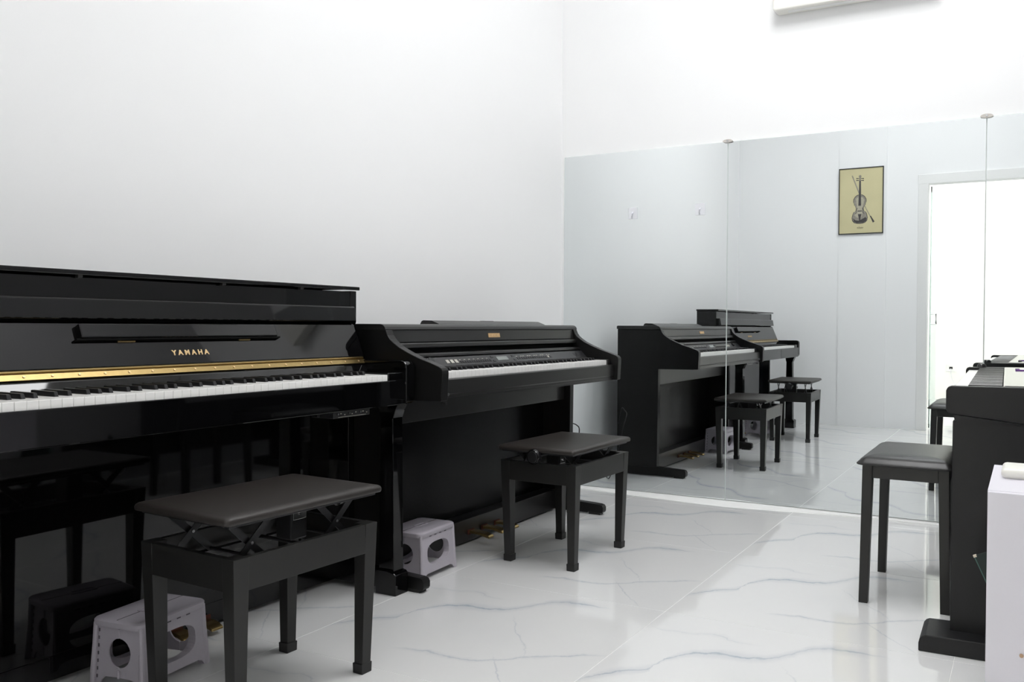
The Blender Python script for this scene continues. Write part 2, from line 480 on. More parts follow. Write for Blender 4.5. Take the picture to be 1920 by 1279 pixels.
# ================================================================= PIANO KEYS
def lay_keys(root, base, xf, ztop, y_bass, dirn, span, sx, depth=0.145, hw=0.024, blen=0.092, fall=0.0):
    """52 white and 36 black keys; sx=+1 when the player sits on the +x side; dirn=+1 when treble lies toward +y"""
    pitch = span / 52
    bm = bmesh.new(); box(bm, -depth * sx, 0, 0.0003, pitch - 0.0003, -hw, 0, bev=0.0008, seg=1)
    wm = bpy.data.meshes.new('white_key'); bm.to_mesh(wm); bm.free(); wm.materials.append(M['ivory'])
    bw = 0.0105
    bm = bmesh.new()
    x0, x1 = -depth * sx, (-depth + blen) * sx
    hexa(bm, [(x0, -bw / 2, -.006), (x1, -bw / 2, -.006), (x1, bw / 2, -.006), (x0, bw / 2, -.006)],
         [(x0, -bw * .4, .0115), (x1 - .007 * sx, -bw * .38, .0110), (x1 - .007 * sx, bw * .38, .0110), (x0, bw * .4, .0115)], bev=0.001, seg=1)
    km = bpy.data.meshes.new('black_key'); bm.to_mesh(km); bm.free(); km.materials.append(M['blackkey'])
    names = 'ABCDEFG'
    for i in range(52):
        y = y_bass + dirn * pitch * i
        yy = y if dirn > 0 else y - pitch
        inst('white_key', wm, (xf - base[0], yy - base[1], ztop - base[2] - random.random() * .0003), root)
        nm = names[i % 7]
        if nm in 'ACDFG' and i < 51:
            shift = {'A': .08, 'C': -.12, 'D': .12, 'F': -.14, 'G': 0}[nm] * pitch
            inst('black_key', km, (xf - base[0], y + dirn * (pitch + shift) - base[1], ztop - base[2]), root)

# ================================================================= UPRIGHT PIANO
UY1, UY0 = -1.867, -3.363
ub = (0.30, (UY0 + UY1) / 2, 0)
U = thing('upright_piano', 'glossy black upright piano with gold lettering and brass hinge', 'piano', ub)
G = M['gloss']
side = [(.11, .02), (.11, 1.008), (.258, 1.008), (.258, .900), (.252, .893), (.296, .781), (.300, .640), (.250, .610), (.250, .02)]
for y0, y1 in ((UY1 - .028, UY1), (UY0, UY0 + .028)):
    obj('side_panel', prism_xz(side, y0, y1, bev=.0015), G, U)
    # arm with rounded nose
    ya, yb = (y0 - .016, y1 + .0) if y1 == UY1 else (y0, y1 + .016)
    arm = [(.27, .634), (.27, .770), (.285, .775), (.492, .776), (.505, .773), (.513, .765), (.516, .752), (.516, .655), (.512, .642), (.503, .634)]
    obj('arm', prism_xz(arm, ya, yb, bev=.003), G, U)
obj('back_board', BX(.098, .118, UY0 + .02, UY1 - .02, .03, 1.0105), M['ebony_side'], U)
lid = obj('lid', BX(.100, .273, UY0 - .006, UY1 + .001, 1.0105, 1.0225, bev=.002), G, U)
for y in (-2.82, -2.41, -2.12):
    obj('lid_bumper', BX(.258, .270, y - .006, y + .006, 1.003, 1.011, bev=.001), M['rubber'], lid)
obj('upper_panel', BX(.235, .2555, UY0 + .028, UY1 - .028, .945, 1.006, bev=.0015), G, U)
obj('middle_panel', prism_xz([(.235, .955), (.275, .955), (.279, .951), (.287, .906), (.284, .902), (.235, .902)], UY0 + .029, UY1 - .03, bev=.0015), G, U)
# fallboard, opened against the upper panel
fb = obj('fallboard', prism_xz([(.250, .8955), (.272, .8955), (.276, .892), (.3205, .787), (.318, .782), (.296, .782)], UY0 + .030, UY1 - .032, bev=.0012), G, U)
sl = Vector((.0445, 0, -.105)).normalized(); nrm = Vector((.105, 0, .0445)).normalized()
def fbp(y, z, h):
    s = (.892 - z) / .105
    return Vector((.276 + .0445 * s, y, z)) + nrm * h
up = -sl
def slab(ya, yb, za, zb, h0, h1, bev=0.0):
    bm = bmesh.new()
    lo = [fbp(ya, za, h0), fbp(yb, za, h0), fbp(yb, zb, h0), fbp(ya, zb, h0)]
    hi = [fbp(ya, za, h1), fbp(yb, za, h1), fbp(yb, zb, h1), fbp(ya, zb, h1)]
    return hexa(bm, lo, hi, bev)
flap = obj('music_shelf', slab(-2.840, -2.250, .852, .886, .0, .016, .003), G, fb)
obj('shelf_lip', slab(-2.850, -2.240, .848, .852, .0, .012), M['dark_slot'], fb)
for ya, yb in ((-2.745, -2.699), (-2.383, -2.345)):
    obj('shelf_hinge', slab(ya, yb, .8445, .8485, .0, .004), M['brass'], fb)
obj('lettering', text_bm('YAMAHA', .0195, frame_mtx(fbp(-2.548, .8150, .0006), (0, 1, 0), up, nrm), space=1.62, bold=.0007), M['gold'], fb)
# brass piano hinge in two leaves with screws
h1 = obj('hinge_leaf', prism_xz([(.314, .779), (.328, .777), (.338, .765), (.335, .763), (.312, .772)], UY0 + .034, UY1 - .036), M['brass'], U)
obj('hinge_pin', TUBE([(.320, UY0 + .034, .7815), (.320, UY1 - .036, .7815)], .0042, 8), M['brass'], U, smooth=True)
sm = bmesh.new(); tube(sm, [(0, 0, 0), (.0014, 0, .0012)], .0030, 8)
sme = bpy.data.meshes.new('hinge_screw'); sm.to_mesh(sme); sm.free(); sme.materials.append(M['gold'])
for k in range(24):
    inst('hinge_screw', sme, (.3325 - ub[0], UY0 + .07 + k * .0617 - ub[1], .7715), h1)
# curved nameboard below the hinge
nb = [(.300, .772), (.334, .763), (.342, .757), (.350, .744), (.356, .734), (.358, .728), (.300, .728)]
obj('nameboard', prism_xz(nb, UY0 + .046, UY1 - .046, bev=.0008), G, U)
lay_keys(U, ub, .505, .7330, -3.214, 1, 1.225, 1)
for ya, yb in ((-1.9885, UY1 - .042), (UY0 + .042, -3.2145)):
    obj('key_block', BX(.340, .508, ya, yb, .700, .7395, bev=.003), G, U)
obj('key_slip', BX(.500, .514, UY0 + .043, UY1 - .043, .634, .7145, bev=.002), G, U)
obj('key_bed', BX(.25, .505, UY0 + .028, UY1 - .028, .632, .700), G, U)
obj('lower_panel', BX(.188, .203, UY0 + .028, UY1 - .028, .075, .62, bev=.0012), G, U)
obj('bottom_board', BX(.150, .198, UY0 + .028, UY1 - .028, .012, .073, bev=.0015), G, U)
obj('under_rail', BX(.19, .26, UY0 + .028, UY1 - .028, .60, .632), M['dark_slot'], U)
for s, y0, y1 in ((1, -1.917, -1.869), (-1, UY0 + .006, UY0 + .060)):
    bm = bmesh.new()
    hexa(bm, [(.405, y0, .07), (.470, y0, .07), (.470, y1, .07), (.405, y1, .07)],
         [(.412, y0, .585), (.464, y0, .585), (.464, y1, .585), (.412, y1, .585)], bev=.002)
    leg = obj('leg', bm, G, U)
    cap = prism_xz([(.410, .585), (.466, .585), (.476, .612), (.488, .634), (.400, .634), (.404, .612)], y0, y1, bev=.002)
    obj('leg_capital', cap, G, leg)
    ty0, ty1 = (-1.930, -1.867) if s > 0 else (UY0 - .002, UY0 + .075)
    obj('toe', prism_xz([(.17, .018), (.415, .018), (.415, .075), (.17, .075)], ty0 + .008, ty1 - .008, bev=.002), G, U)
    blk = prism_xz([(.402, .0), (.488, .0), (.488, .068), (.480, .074), (.452, .080), (.402, .080)], ty0, ty1, bev=.002)
    obj('toe_block', blk, G, U)
for k, y in enumerate((-2.432, -2.522, -2.612)):
    pd = [(.205, .034), (.232, .034), (.250, .030), (.262, .024), (.268, .020), (.268, .014), (.258, .016), (.240, .022), (.205, .024)]
    ped = prism_xz(pd, y - .019, y + .019, bev=.002)
    p = obj('pedal', ped, M['brass'], U)
    obj('pedal_felt', BX(.2035, .209, y - .023, y + .023, .014, .044), mat('red_felt', (.09, .02, .010), .8, bump=.1) if k == 0 else bpy.data.materials['red_felt'], p)
    obj('pedal_arm', BX(.160, .205, y - .008, y + .008, .024, .034), M['brass'], p)
# sound control box below the key bed
cb = obj('control_box', BX(.36, .452, -2.170, -2.012, .606, .6315, bev=.002), M['panel'], U)
for k in range(9):
    y = -2.155 + k * .016
    if k % 3 == 0:
        obj('knob', TUBE([(.452, y, .619), (.458, y, .619)], .0032, 8), M['bright_steel'], cb)
    else:
        obj('jack', BX(.4515, .4532, y - .002, y + .002, .614 + .004 * (k % 2), .617 + .004 * (k % 2)), M['print'], cb)
obj('box_print', BX(.4515, .4526, -2.150, -2.03, .6085, .6098), M['print'], cb)
obj('volume_knob', TUBE([(.44, -2.232, .622), (.455, -2.232, .622)], .006, 12), M['steel'], U, smooth=True)
obj('lock_plate', BX(.5135, .5150, -1.915, -1.903, .700, .706), M['bright_steel'], U)

# ================================================================= DIGITAL PIANO
DY1, DY0 = -0.517, -1.864
db = (0.33, (DY0 + DY1) / 2, 0)
D = thing('digital_piano', 'satin black console digital piano with curved sides beside the mirror', 'piano', db)
E_ = M['ebony']
curve = [(.103, .876), (.386, .876), (.394, .858), (.404, .845), (.418, .834), (.443, .818), (.481, .801), (.528, .783), (.575, .769), (.608, .758), (.620, .752), (.6255, .744), (.6265, .734), (.622, .646), (.619, .643), (.372, .639), (.366, .055), (.103, .055)]
TH = .034
for y0, y1 in ((DY1 - TH, DY1), (DY0, DY0 + TH)):
    sp = obj('side_panel', prism_xz(curve, y0, y1, bev=.0035), M['ebony_side'], D)
    foot = prism_xz([(.100, .006), (.100, .056), (.366, .058), (.530, .050), (.545, .046), (.551, .036), (.551, .018), (.546, .010), (.470, .010), (.470, .006)], y0 - .001, y1 + .001, bev=.003)
    ft = obj('foot', foot, M['ebony_side'], D)
    obj('foot_pad', BX(.475, .535, y0, y1, 0, .011), M['rubber'], ft)
    obj('foot_pad', BX(.11, .15, y0, y1, 0, .007), M['rubber'], ft)
obj('lid', prism_xz([(.098, .876), (.098, .892), (.104, .896), (.362, .896), (.374, .8935), (.382, .887), (.386, .878), (.384, .875)], DY0 - .001, DY1 + .004, bev=.0015), E_, D)
mr = obj('music_rest', prism_xz([(.205, .8962), (.212, .908), (.220, .9115), (.262, .9105), (.298, .8975), (.298, .8962)], -1.462, -.668, bev=.001), E_, D)
obj('rest_hinge', BX(.232, .256, -1.10, -1.03, .908, .9122, bev=.001), M['steel'], mr)
fa = obj('fascia', prism_xz([(.370, .875), (.3805, .875), (.3885, .8335), (.370, .8335)], DY0 + TH, DY1 - TH), E_, D)
obj('badge', hexa(bmesh.new(), [(.3838, -1.258, .8615), (.3838, -1.176, .8615), (.3872, -1.176, .8450), (.3872, -1.258, .8450)],
                  [(.3853, -1.258, .8615), (.3853, -1.176, .8615), (.3887, -1.176, .8450), (.3887, -1.258, .8450)]), M['badge'], fa)
for yb in (-1.236, -1.218, -1.198):
    obj('badge_mark', BX(.3862, .3880, yb - .004, yb + .004, .8500, .8560), M['gold'], fa)
obj('rail', prism_xz([(.380, .830), (.398, .830), (.402, .826), (.404, .8135), (.400, .811), (.380, .811)], DY0 + TH, DY1 - TH, bev=.001), E_, D)
obj('recess', BX(.360, .385, DY0 + TH, DY1 - TH, .77, .834), M['dark_slot'], D)
obj('rail', prism_xz([(.390, .793), (.416, .793), (.422, .789), (.424, .781), (.420, .778), (.390, .778)], DY0 + TH, DY1 - TH, bev=.001), E_, D)
cp = obj('control_panel', prism_xz([(.395, .776), (.430, .776), (.466, .741), (.466, .730), (.395, .730)], DY0 + TH, DY1 - TH, bev=.001), M['panel'], D)
pt = Vector((.036, 0, -.035)).normalized(); pn = Vector((.035, 0, .036)).normalized()
def cpp(y, s, h): return Vector((.430, y, .776)) + pt * (.0502 * s) + pn * h
def cpb(ya, yb, sa, sb, h=.0016):
    return hexa(bmesh.new(), [cpp(ya, sa, -.0005), cpp(yb, sa, -.0005), cpp(yb, sb, -.0005), cpp(ya, sb, -.0005)],
                [cpp(ya, sa, h), cpp(yb, sa, h), cpp(yb, sb, h), cpp(ya, sb, h)])
obj('dial', TUBE([cpp(-1.695, .35, 0), cpp(-1.695, .35, .009)], .013, 14), M['button'], cp, smooth=True)
for k in range(3):
    obj('button', cpb(-1.610 + k * .026, -1.594 + k * .026, .30, .62), M['btn_light'], cp)
for k in range(14):
    y = -1.528 + k * .0145
    obj('button', cpb(y, y + .009, .46, .66), M['button'], cp)
    if k % 2 == 0: obj('button_print', cpb(y, y + .010, .30, .35, .0004), M['print'], cp)
for k, (sa, sb) in enumerate(((.15, .32), (.55, .72))):
    obj('button', cpb(-1.318, -1.304, sa, sb), M['button'], cp)
    obj('button', cpb(-1.170, -1.156, sa, sb), M['button'], cp)
obj('display', cpb(-1.282, -1.206, .22, .60, .001), M['display'], cp)
for k in range(16):
    y = -1.140 + k * .0175
    obj('button', cpb(y, y + .010 + .004 * (k % 3 == 0), .42, .62), M['button'] if k not in (14,) else M['btn_light'], cp)
    if k % 3 != 1: obj('button_print', cpb(y, y + .011, .26, .31, .0004), M['print'], cp)
for y in (-.655, -.63):
    obj('speaker_grille', cpb(y, y + .018, .25, .6, .0006), M['button'], cp)
lay_keys(D, db, .577, .7350, DY1 - .0575 - 1.225, 1, 1.225, 1, depth=.125, blen=.088)
for ya, yb in ((DY1 - .057, DY1 - TH), (DY0 + TH, DY0 + .0825)):
    obj('key_block', BX(.46, .583, ya, yb, .70, .738, bev=.002), E_, D)
obj('key_slip', prism_xz([(.580, .650), (.580, .7135), (.598, .7135), (.602, .710), (.603, .664), (.600, .660), (.600, .650)], DY0 + TH, DY1 - TH, bev=.001), E_, D)
obj('key_slip_lip', BX(.575, .596, DY0 + TH, DY1 - TH, .641, .651), E_, D)
obj('key_bed', BX(.11, .58, DY0 + TH, DY1 - TH, .640, .700), M['ebony_side'], D)
obj('apron', BX(.322, .338, DY0 + TH, DY1 - TH, .540, .640, bev=.0015), E_, D)
obj('lower_board', BX(.208, .222, DY0 + TH, DY1 - TH, .05, .640), mat('lower_board_satin', (.0032, .0032, .0036), .25, spec=.14, bump=.05, bscale=20, stretch=(1, .08, 1)), D)
obj('back_board', BX(.103, .115, DY0 + TH, DY1 - TH, .08, .876), M['ebony_side'], D)
pb = obj('pedal_box', BX(.222, .292, DY0 + TH, DY1 - TH, .008, .100, bev=.002), E_, D)
for y in (-1.245, -1.150, -1.055):
    pd = [(.292, .052), (.330, .052), (.372, .048), (.392, .042), (.398, .036), (.396, .030), (.380, .033), (.350, .040), (.292, .042)]
    p = obj('pedal', prism_xz(pd, y - .017, y + .017, bev=.002), M['brass'], D)
    obj('pedal_felt', BX(.2915, .299, y - .019, y + .019, .036, .055), bpy.data.materials['red_felt'], p)
obj('headphone_jack', TUBE([(.598, DY0 + .055, .662), (.609, DY0 + .055, .662)], .0055, 12), M['bright_steel'], D, smooth=True)
obj('headphone_hook', TUBE([(.575, DY0 + .055, .642), (.585, DY0 + .055, .632), (.600, DY0 + .055, .632)], .004, 8), M['rubber'], D, smooth=True)

cable = spline([(.12, -.50, .30), (.16, -.46, .40), (.23, -.36, .40), (.270, -.30, .385), (.268, -.27, .33), (.22, -.26, .12), (.16, -.30, .008), (.10, -.38, .004), (.07, -.46, .004), (.10, -.49, .010), (.11, -.50, .06)], 8)
tag(obj('power_cable', TUBE(cable, .0028, 6), M['rubber'], smooth=True), 'thin black power cable looping behind the digital piano', 'cable')

# ================================================================= ADJUSTABLE BENCHES
def make_bench(seat_z, knob_side, label):
    """bench centred on its own origin, long side along y; outer frame .330 by .430"""
    t = thing('piano_bench', label, 'bench', (0, 0, 0), 'adjustable piano benches by the wall')
    hx, hy, ft = .165, .212, .386
    W = M['bench_wood']
    for sx in (-1, 1):
        for sy in (-1, 1):
            x0, y0 = sx * hx, sy * hy
            xi, yi = x0 - sx * .040, y0 - sy * .040
            xb, yb = x0 - sx * .012, y0 - sy * .012
            xbi, ybi = x0 - sx * .040, y0 - sy * .040
            bm = hexa(bmesh.new(), [(xb, yb, .0), (xbi, yb, .0), (xbi, ybi, .0), (xb, ybi, .0)], [(x0, y0, ft), (xi, y0, ft), (xi, yi, ft), (x0, yi, ft)], bev=.0012)
            for v in bm.verts:
                pass
            lg = obj('leg', bm, W, t)
            fb_ = bmesh.new()
            cxm, cym = (xb + xbi) / 2, (yb + ybi) / 2
            hexa(fb_, [(cxm - .0165, cym - .0165, 0), (cxm + .0165, cym - .0165, 0), (cxm + .0165, cym + .0165, 0), (cxm - .0165, cym + .0165, 0)],
                 [(cxm - .0172, cym - .0172, .026), (cxm + .0172, cym - .0172, .026), (cxm + .0172, cym + .0172, .026), (cxm - .0172, cym + .0172, .026)], bev=.0015)
            obj('rubber_foot', fb_, M['rubber'], lg)
    for sx in (-1, 1):
        obj('rail', BX(sx * (hx - .002), sx * (hx - .018), -hy + .039, hy - .039, .312, .3855, bev=.001), W, t)
    for sy in (-1, 1):
        obj('rail', BX(-hx + .039, hx - .039, sy * (hy - .002), sy * (hy - .018), .312, .3855, bev=.001), W, t)
    # seat
    bm = bmesh.new()
    n = 28
    sxh, syh, r = .166, .228, .011
    prof = [(.000, seat_z - .0185), (.002, seat_z - .016), (.0025, seat_z - .010), (.0005, seat_z - .005), (-.004, seat_z - .0015), (-.010, seat_z), (-.03, seat_z + .0012)]
    def ring(off, z):
        pts = []
        for cxs, cys, a0 in ((1, 1, 0), (-1, 1, 90), (-1, -1, 180), (1, -1, 270)):
            for k in range(6):
                a = math.radians(a0 + 90 * k / 5)
                rr = max(r + off * .4, .004)
                pts.append((cxs * (sxh - r) + rr * math.cos(a) + cxs * off * .6, cys * (syh - r) + rr * math.sin(a) + cys * off * .6, z))
        return [bm.verts.new(p) for p in pts]
    rings = [ring(o, z) for o, z in prof]
    fs = []
    for a, b in zip(rings, rings[1:]):
        for k in range(len(a)):
            fs.append(bm.faces.new([a[k], a[(k + 1) % len(a)], b[(k + 1) % len(a)], b[k]]))
    fs.append(bm.faces.new(rings[-1])); fs.append(bm.faces.new(list(reversed(rings[0]))))
    bmesh.ops.recalc_face_normals(bm, faces=fs)
    seat = obj('seat_cushion', bm, M['vinyl'], t, smooth=True)
    obj('seat_board', BX(-.155, .155, -.215, .215, seat_z - .026, seat_z - .018, bev=.001), M['steel'], t)
    # scissor lift
    zt, zb = seat_z - .027, .345
    for sx in (-.105, .105):
        for yc in (-.125, .125):
            for d in (-1, 1):
                a, b = (yc - d * .055, zb), (yc + d * .055, zt)
                tx = sx + d * .004
                ux = Vector((0, b[0] - a[0], b[1] - a[1])).normalized(); nn = Vector((0, -ux.z, ux.y))
                q = [Vector((tx, *a)) - nn * .008, Vector((tx, *b)) - nn * .008, Vector((tx, *b)) + nn * .008, Vector((tx, *a)) + nn * .008]
                obj('scissor_bar', hexa(bmesh.new(), [p - Vector((.0015, 0, 0)) for p in q], [p + Vector((.0015, 0, 0)) for p in q]), M['steel'], t)
            obj('pivot', TUBE([(sx - .009, yc, (zt + zb) / 2), (sx + .009, yc, (zt + zb) / 2)], .0038, 8), M['bright_steel'], t)
    for yc in (-.18, -.07, .07, .18):
        obj('cross_rod', TUBE([(-.110, yc, zb), (.110, yc, zb)], .005, 8), M['steel'], t)
    for sx in (-.12, .12):
        obj('lift_rail', BX(sx - .010, sx + .010, -.19, .19, zb - .012, zb - .006), M['steel'], t)
    obj('gear_box', BX(-.028, .028, .055 * knob_side, .105 * knob_side, .352, zt - .004, bev=.004), M['steel'], t)
    gb = obj('gear_plate', BX(.029, .031, .060 * knob_side, .100 * knob_side, zt - .05, zt - .012, bev=.0008), M['bright_steel'], t)
    obj('gear_pin', TUBE([(.031, .080 * knob_side, zt - .034), (.036, .080 * knob_side, zt - .034)], .0055, 10), M['bright_steel'], gb)
    kz = seat_z - .034 if seat_z < .46 else seat_z - .045
    obj('knob_shaft', TUBE([(0, .06 * knob_side, kz), (0, .235 * knob_side, kz)], .006, 8), M['steel'], t)
    kn = bmesh.new()
    y = knob_side
    tube(kn, [(0, .222 * y, kz), (0, .226 * y, kz), (0, .240 * y, kz), (0, .246 * y, kz), (0, .2465 * y, kz)], [.024, .028, .0285, .025, .021], 20)
    k_ = obj('knob', kn, M['knob'], t, smooth=True)
    rg = bmesh.new(); tube(rg, [(0, .2464 * y, kz), (0, .2475 * y, kz)], [.0215, .0205], 20)
    obj('knob_ring', rg, M['steel'], k_)
    return t
b1 = make_bench(.480, 1, 'dark brown padded bench raised high in front of the glossy upright piano')
b1.location = (.666, -2.613, 0); b1.rotation_euler = (0, 0, math.radians(-2.5))
b2 = make_bench(.446, -1, 'dark brown padded bench with round side knob before the console digital piano')
b2.location = (.722, -1.205, 0); b2.rotation_euler = (0, 0, math.radians(-1.5))

# ================================================================= FOLDING STEP STOOLS
def ell(cx, cy, rx, ry, n=28, p=2.0):
    out = []
    for k in range(n):
        a = 2 * math.pi * k / n
        c, s = math.cos(a), math.sin(a)
        out.append((cx + rx * math.copysign(abs(c) ** (2 / p), c), cy + ry * math.copysign(abs(s) ** (2 / p), s)))
    return out

def make_stool(label):
    """stool on its own origin; broad faces look along +-x, short faces along +-y"""
    t = thing('step_stool', label, 'step stool', (0, 0, 0), 'folding plastic step stools')
    S = M['stool']
    Ht = .168
    # top slab with rounded corners, slightly raised in the middle
    def rr(hx, hy, r, z, bm):
        v = []
        for cx, cy, a0 in ((1, 1, 0), (-1, 1, 90), (-1, -1, 180), (1, -1, 270)):
            for k in range(6):
                a = math.radians(a0 + 18 * k)
                v.append(bm.verts.new((cx * (hx - r) + r * math.cos(a), cy * (hy - r) + r * math.sin(a), z)))
        return v
    bm = bmesh.new()
    R = [rr(.078, .104, .022, Ht - .018, bm), rr(.081, .107, .024, Ht - .010, bm), rr(.081, .107, .024, Ht - .004, bm), rr(.078, .104, .022, Ht - .0005, bm), rr(.070, .096, .02, Ht + .001, bm)]
    fs = []
    for a, b in zip(R, R[1:]):
        for k in range(24): fs.append(bm.faces.new([a[k], a[(k + 1) % 24], b[(k + 1) % 24], b[k]]))
    fs.append(bm.faces.new(R[-1])); fs.append(bm.faces.new(list(reversed(R[0]))))
    bmesh.ops.recalc_face_normals(bm, faces=fs)
    top = obj('top', bm, S, t, smooth=True)
    obj('fold_line', BX(-.0012, .0012, -.100, .100, Ht + .0005, Ht + .0016), M['stool_dark'], top)
    hd = plate([(x, y) for x, y in ell(0, 0, .014, .034, 24, 5)], [ell(0, 0, .009, .027, 20, 5)], .004, Matrix.Translation((0, 0, Ht + .002)))
    obj('carry_handle', hd, S, top)
    # broad panels
    for s in (-1, 1):
        ztop = Ht - .012
        outer = [(-.109, 0), (-.092, 0), (-.084, .012), (-.07, .018), (.07, .018), (.084, .012), (.092, 0), (.109, 0), (.100, ztop), (-.100, ztop)]
        hole = ell(0, .083, .067, .040, 32, 2.8)
        lean = math.radians(3.2)
        ax = Vector((0, 1, 0)); ay = Vector((-s * math.sin(lean), 0, math.cos(lean))); az = ax.cross(ay)
        pl = plate(outer, [hole], .005, frame_mtx((s * .080, 0, 0), ax, ay, az))
        lp = obj('leg_panel', pl, S, t)
        rim = bmesh.new()
        hp = [frame_mtx((s * .080, 0, 0), ax, ay, az) @ Vector((x, y, 0)) for x, y in hole]
        for k in range(32):
            a, b = hp[k], hp[(k + 1) % 32]
            inn = Vector((-s * .022, 0, 0))
            f = rim.faces.new([rim.verts.new(p) for p in (a, b, b + inn, a + inn)])
        obj('hole_rim', rim, S, lp)
        for k in range(4):
            y = -.045 + k * .03
            zc = ztop - .008
            xx = s * (.080 - math.tan(lean) * zc)
            obj('slot', BX(xx + s * .0020, xx + s * .0032, y - .006, y + .006, zc - .0035, zc - .0005), M['stool_dark'], lp)
    # short folding panels, each in two halves on a centre hinge
    for s in (-1, 1):
        for h in (-1, 1):
            ztop = Ht - .012
            arc = [( .036 * math.sin(math.radians(a)), .085 + .036 * math.cos(math.radians(a))) for a in range(180, -1, -15)]
            outer = [(.0012, .026)] + [(.0012, .049)] + [(max(x, .0012), z) for x, z in arc] + [(.0012, .121), (.0012, ztop), (.068, ztop), (.076, 0), (.062, 0), (.056, .014), (.044, .024)]
            outer = [(h * x, z) for x, z in outer]
            mt = frame_mtx((0, s * .094, 0), Vector((1, 0, 0)), Vector((0, -s * math.sin(.03), math.cos(.03))), Vector((0, -math.cos(.03), -s * math.sin(.03))))
            lp = obj('folding_panel', plate(outer, [], .005, mt), S, t)
            for k in range(7):
                z = .018 + k * .019
                xx = h * (.0705 - (z / ztop) * .007)
                yy = s * (.094 - math.sin(.03) * z + .0022)
                obj('slot', BX(xx - .0018, xx + .0018, yy, yy + s * .0012, z, z + .008), M['stool_dark'], lp)
        for z in (.034, .134):
            obj('hinge_knuckle', TUBE([(0, s * (.094 - math.sin(.03) * z + .003), z - .010), (0, s * (.094 - math.sin(.03) * z + .003), z + .010)], .0035, 8), S, t, smooth=True)
        for h in (-1, 1):
            obj('corner_post', TUBE([(h * .080, s * .100, .0), (h * .071, s * .096, Ht - .012)], .0065, 8), S, t, smooth=True)
    return t
s1 = make_stool('grey plastic folding step stool half hidden behind bench legs at the upright piano')
s1.location = (.345, -2.690, 0); s1.rotation_euler = (0, 0, math.radians(8))
s2 = make_stool('grey plastic folding step stool between the two black pianos')
s2.location = (.374, -1.662, 0); s2.rotation_euler = (0, 0, math.radians(3))

# ================================================================= PLAIN BENCH (right)
B3 = thing('keyboard_bench', 'plain black bench with padded vinyl seat beside the graphite keyboard', 'bench', (1.985, -1.060, 0))
bx0, bx1, by0, by1 = 1.851, 2.121, -1.262, -.858
W = M['bench_wood']
for x0, sx in ((bx0, 1), (bx1, -1)):
    for y0, sy in ((by0, 1), (by1, -1)):
        xo = x0
        bm = hexa(bmesh.new(), [(xo - sx * .003, y0 - sy * .004, 0), (xo + sx * .025, y0 - sy * .004, 0), (xo + sx * .025, y0 + sy * .024, 0), (xo - sx * .003, y0 + sy * .024, 0)],
                  [(xo + sx * .004, y0, .449), (xo + sx * .036, y0, .449), (xo + sx * .036, y0 + sy * .036, .449), (xo + sx * .004, y0 + sy * .036, .449)], bev=.0012)
        obj('leg', bm, W, B3)
for y in (by0 + .002, by1 - .016):
    obj('rail', BX(bx0 + .036, bx1 - .036, y, y + .014, .408, .4485, bev=.001), W, B3)
for x in (bx0 + .006, bx1 - .020):
    obj('rail', BX(x, x + .014, by0 + .03, by1 - .03, .408, .4485, bev=.001), W, B3)
bm = bmesh.new()
scx, scy = (bx0 + bx1) / 2, (by0 + by1) / 2
hx, hy = (bx1 - bx0) / 2 + .010, (by1 - by0) / 2 + .014
prof = [(.0, .4495), (.0035, .4515), (.0045, .4545), (.003, .4575), (-.002, .462), (-.008, .469), (-.016, .4745), (-.03, .4785), (-.055, .4815), (-.09, .4835), (-.12, .4842)]
rings = []
for off, z in prof:
    v = []
    for cx, cy, a0 in ((1, 1, 0), (-1, 1, 90), (-1, -1, 180), (1, -1, 270)):
        for k in range(6):
            a = math.radians(a0 + 18 * k)
            r = max(.022 + off * .5, .006)
            v.append(bm.verts.new((scx + cx * (hx - .022 + off * .5) + r * math.cos(a), scy + cy * (hy - .022 + off * .5) + r * math.sin(a), z)))
    rings.append(v)
fs = []
for a, b in zip(rings, rings[1:]):
    for k in range(24): fs.append(bm.faces.new([a[k], a[(k + 1) % 24], b[(k + 1) % 24], b[k]]))
fs.append(bm.faces.new(rings[-1])); fs.append(bm.faces.new(list(reversed(rings[0]))))
bmesh.ops.recalc_face_normals(bm, faces=fs)
seat3 = obj('seat_cushion', bm, M['black_vinyl'], B3, smooth=True)
pp = []
for cx, cy, a0 in ((1, 1, 0), (-1, 1, 90), (-1, -1, 180), (1, -1, 270)):
    for k in range(5):
        a = math.radians(a0 + 22.5 * k)
        pp.append((scx + cx * (hx - .021) + .024 * math.cos(a), scy + cy * (hy - .021) + .024 * math.sin(a), .4535))
pp.append(pp[0])
obj('piping', TUBE(pp, .0032, 6), M['black_vinyl'], seat3, smooth=True)

# ================================================================= GRAPHITE DIGITAL PIANO (right)
PB = (2.35, -.90, 0)
Q = thing('keyboard_piano', 'graphite digital piano on slab legs at the right, seen end on', 'piano', PB)
K = M['p3']
for ya, yb in ((-1.54, -1.498), (-.262, -.225)):
    blk = prism_xz([(2.127, .668), (2.127, .720), (2.131, .729), (2.140, .7325), (2.50, .736), (2.52, .735), (2.52, .610), (2.40, .628), (2.146, .655), (2.132, .659)], ya, yb, bev=.0025)
    ch = obj('end_cheek', blk, K, Q)
    obj('end_cheek_base', prism_xz([(2.146, .6535), (2.40, .6265), (2.52, .612), (2.52, .634), (2.158, .634), (2.150, .640)], ya + .0015, yb - .0015), K, ch)
obj('key_bed', prism_xz([(2.133, .660), (2.133, .702), (2.30, .702), (2.51, .702), (2.51, .635), (2.16, .635)], -1.498, -.262), K, Q)
obj('front_rail', prism_xz([(2.130, .662), (2.130, .7085), (2.138, .7085), (2.138, .662)], -1.498, -.262), K, Q)
lay_keys(Q, PB, 2.140, .7215, -.282, -1, 1.196, -1, depth=.130, blen=.096)
for ya, yb in ((-1.498, -1.479), (-.281, -.262)):
    obj('key_block', BX(2.139, 2.272, ya, yb, .70, .722), K, Q)
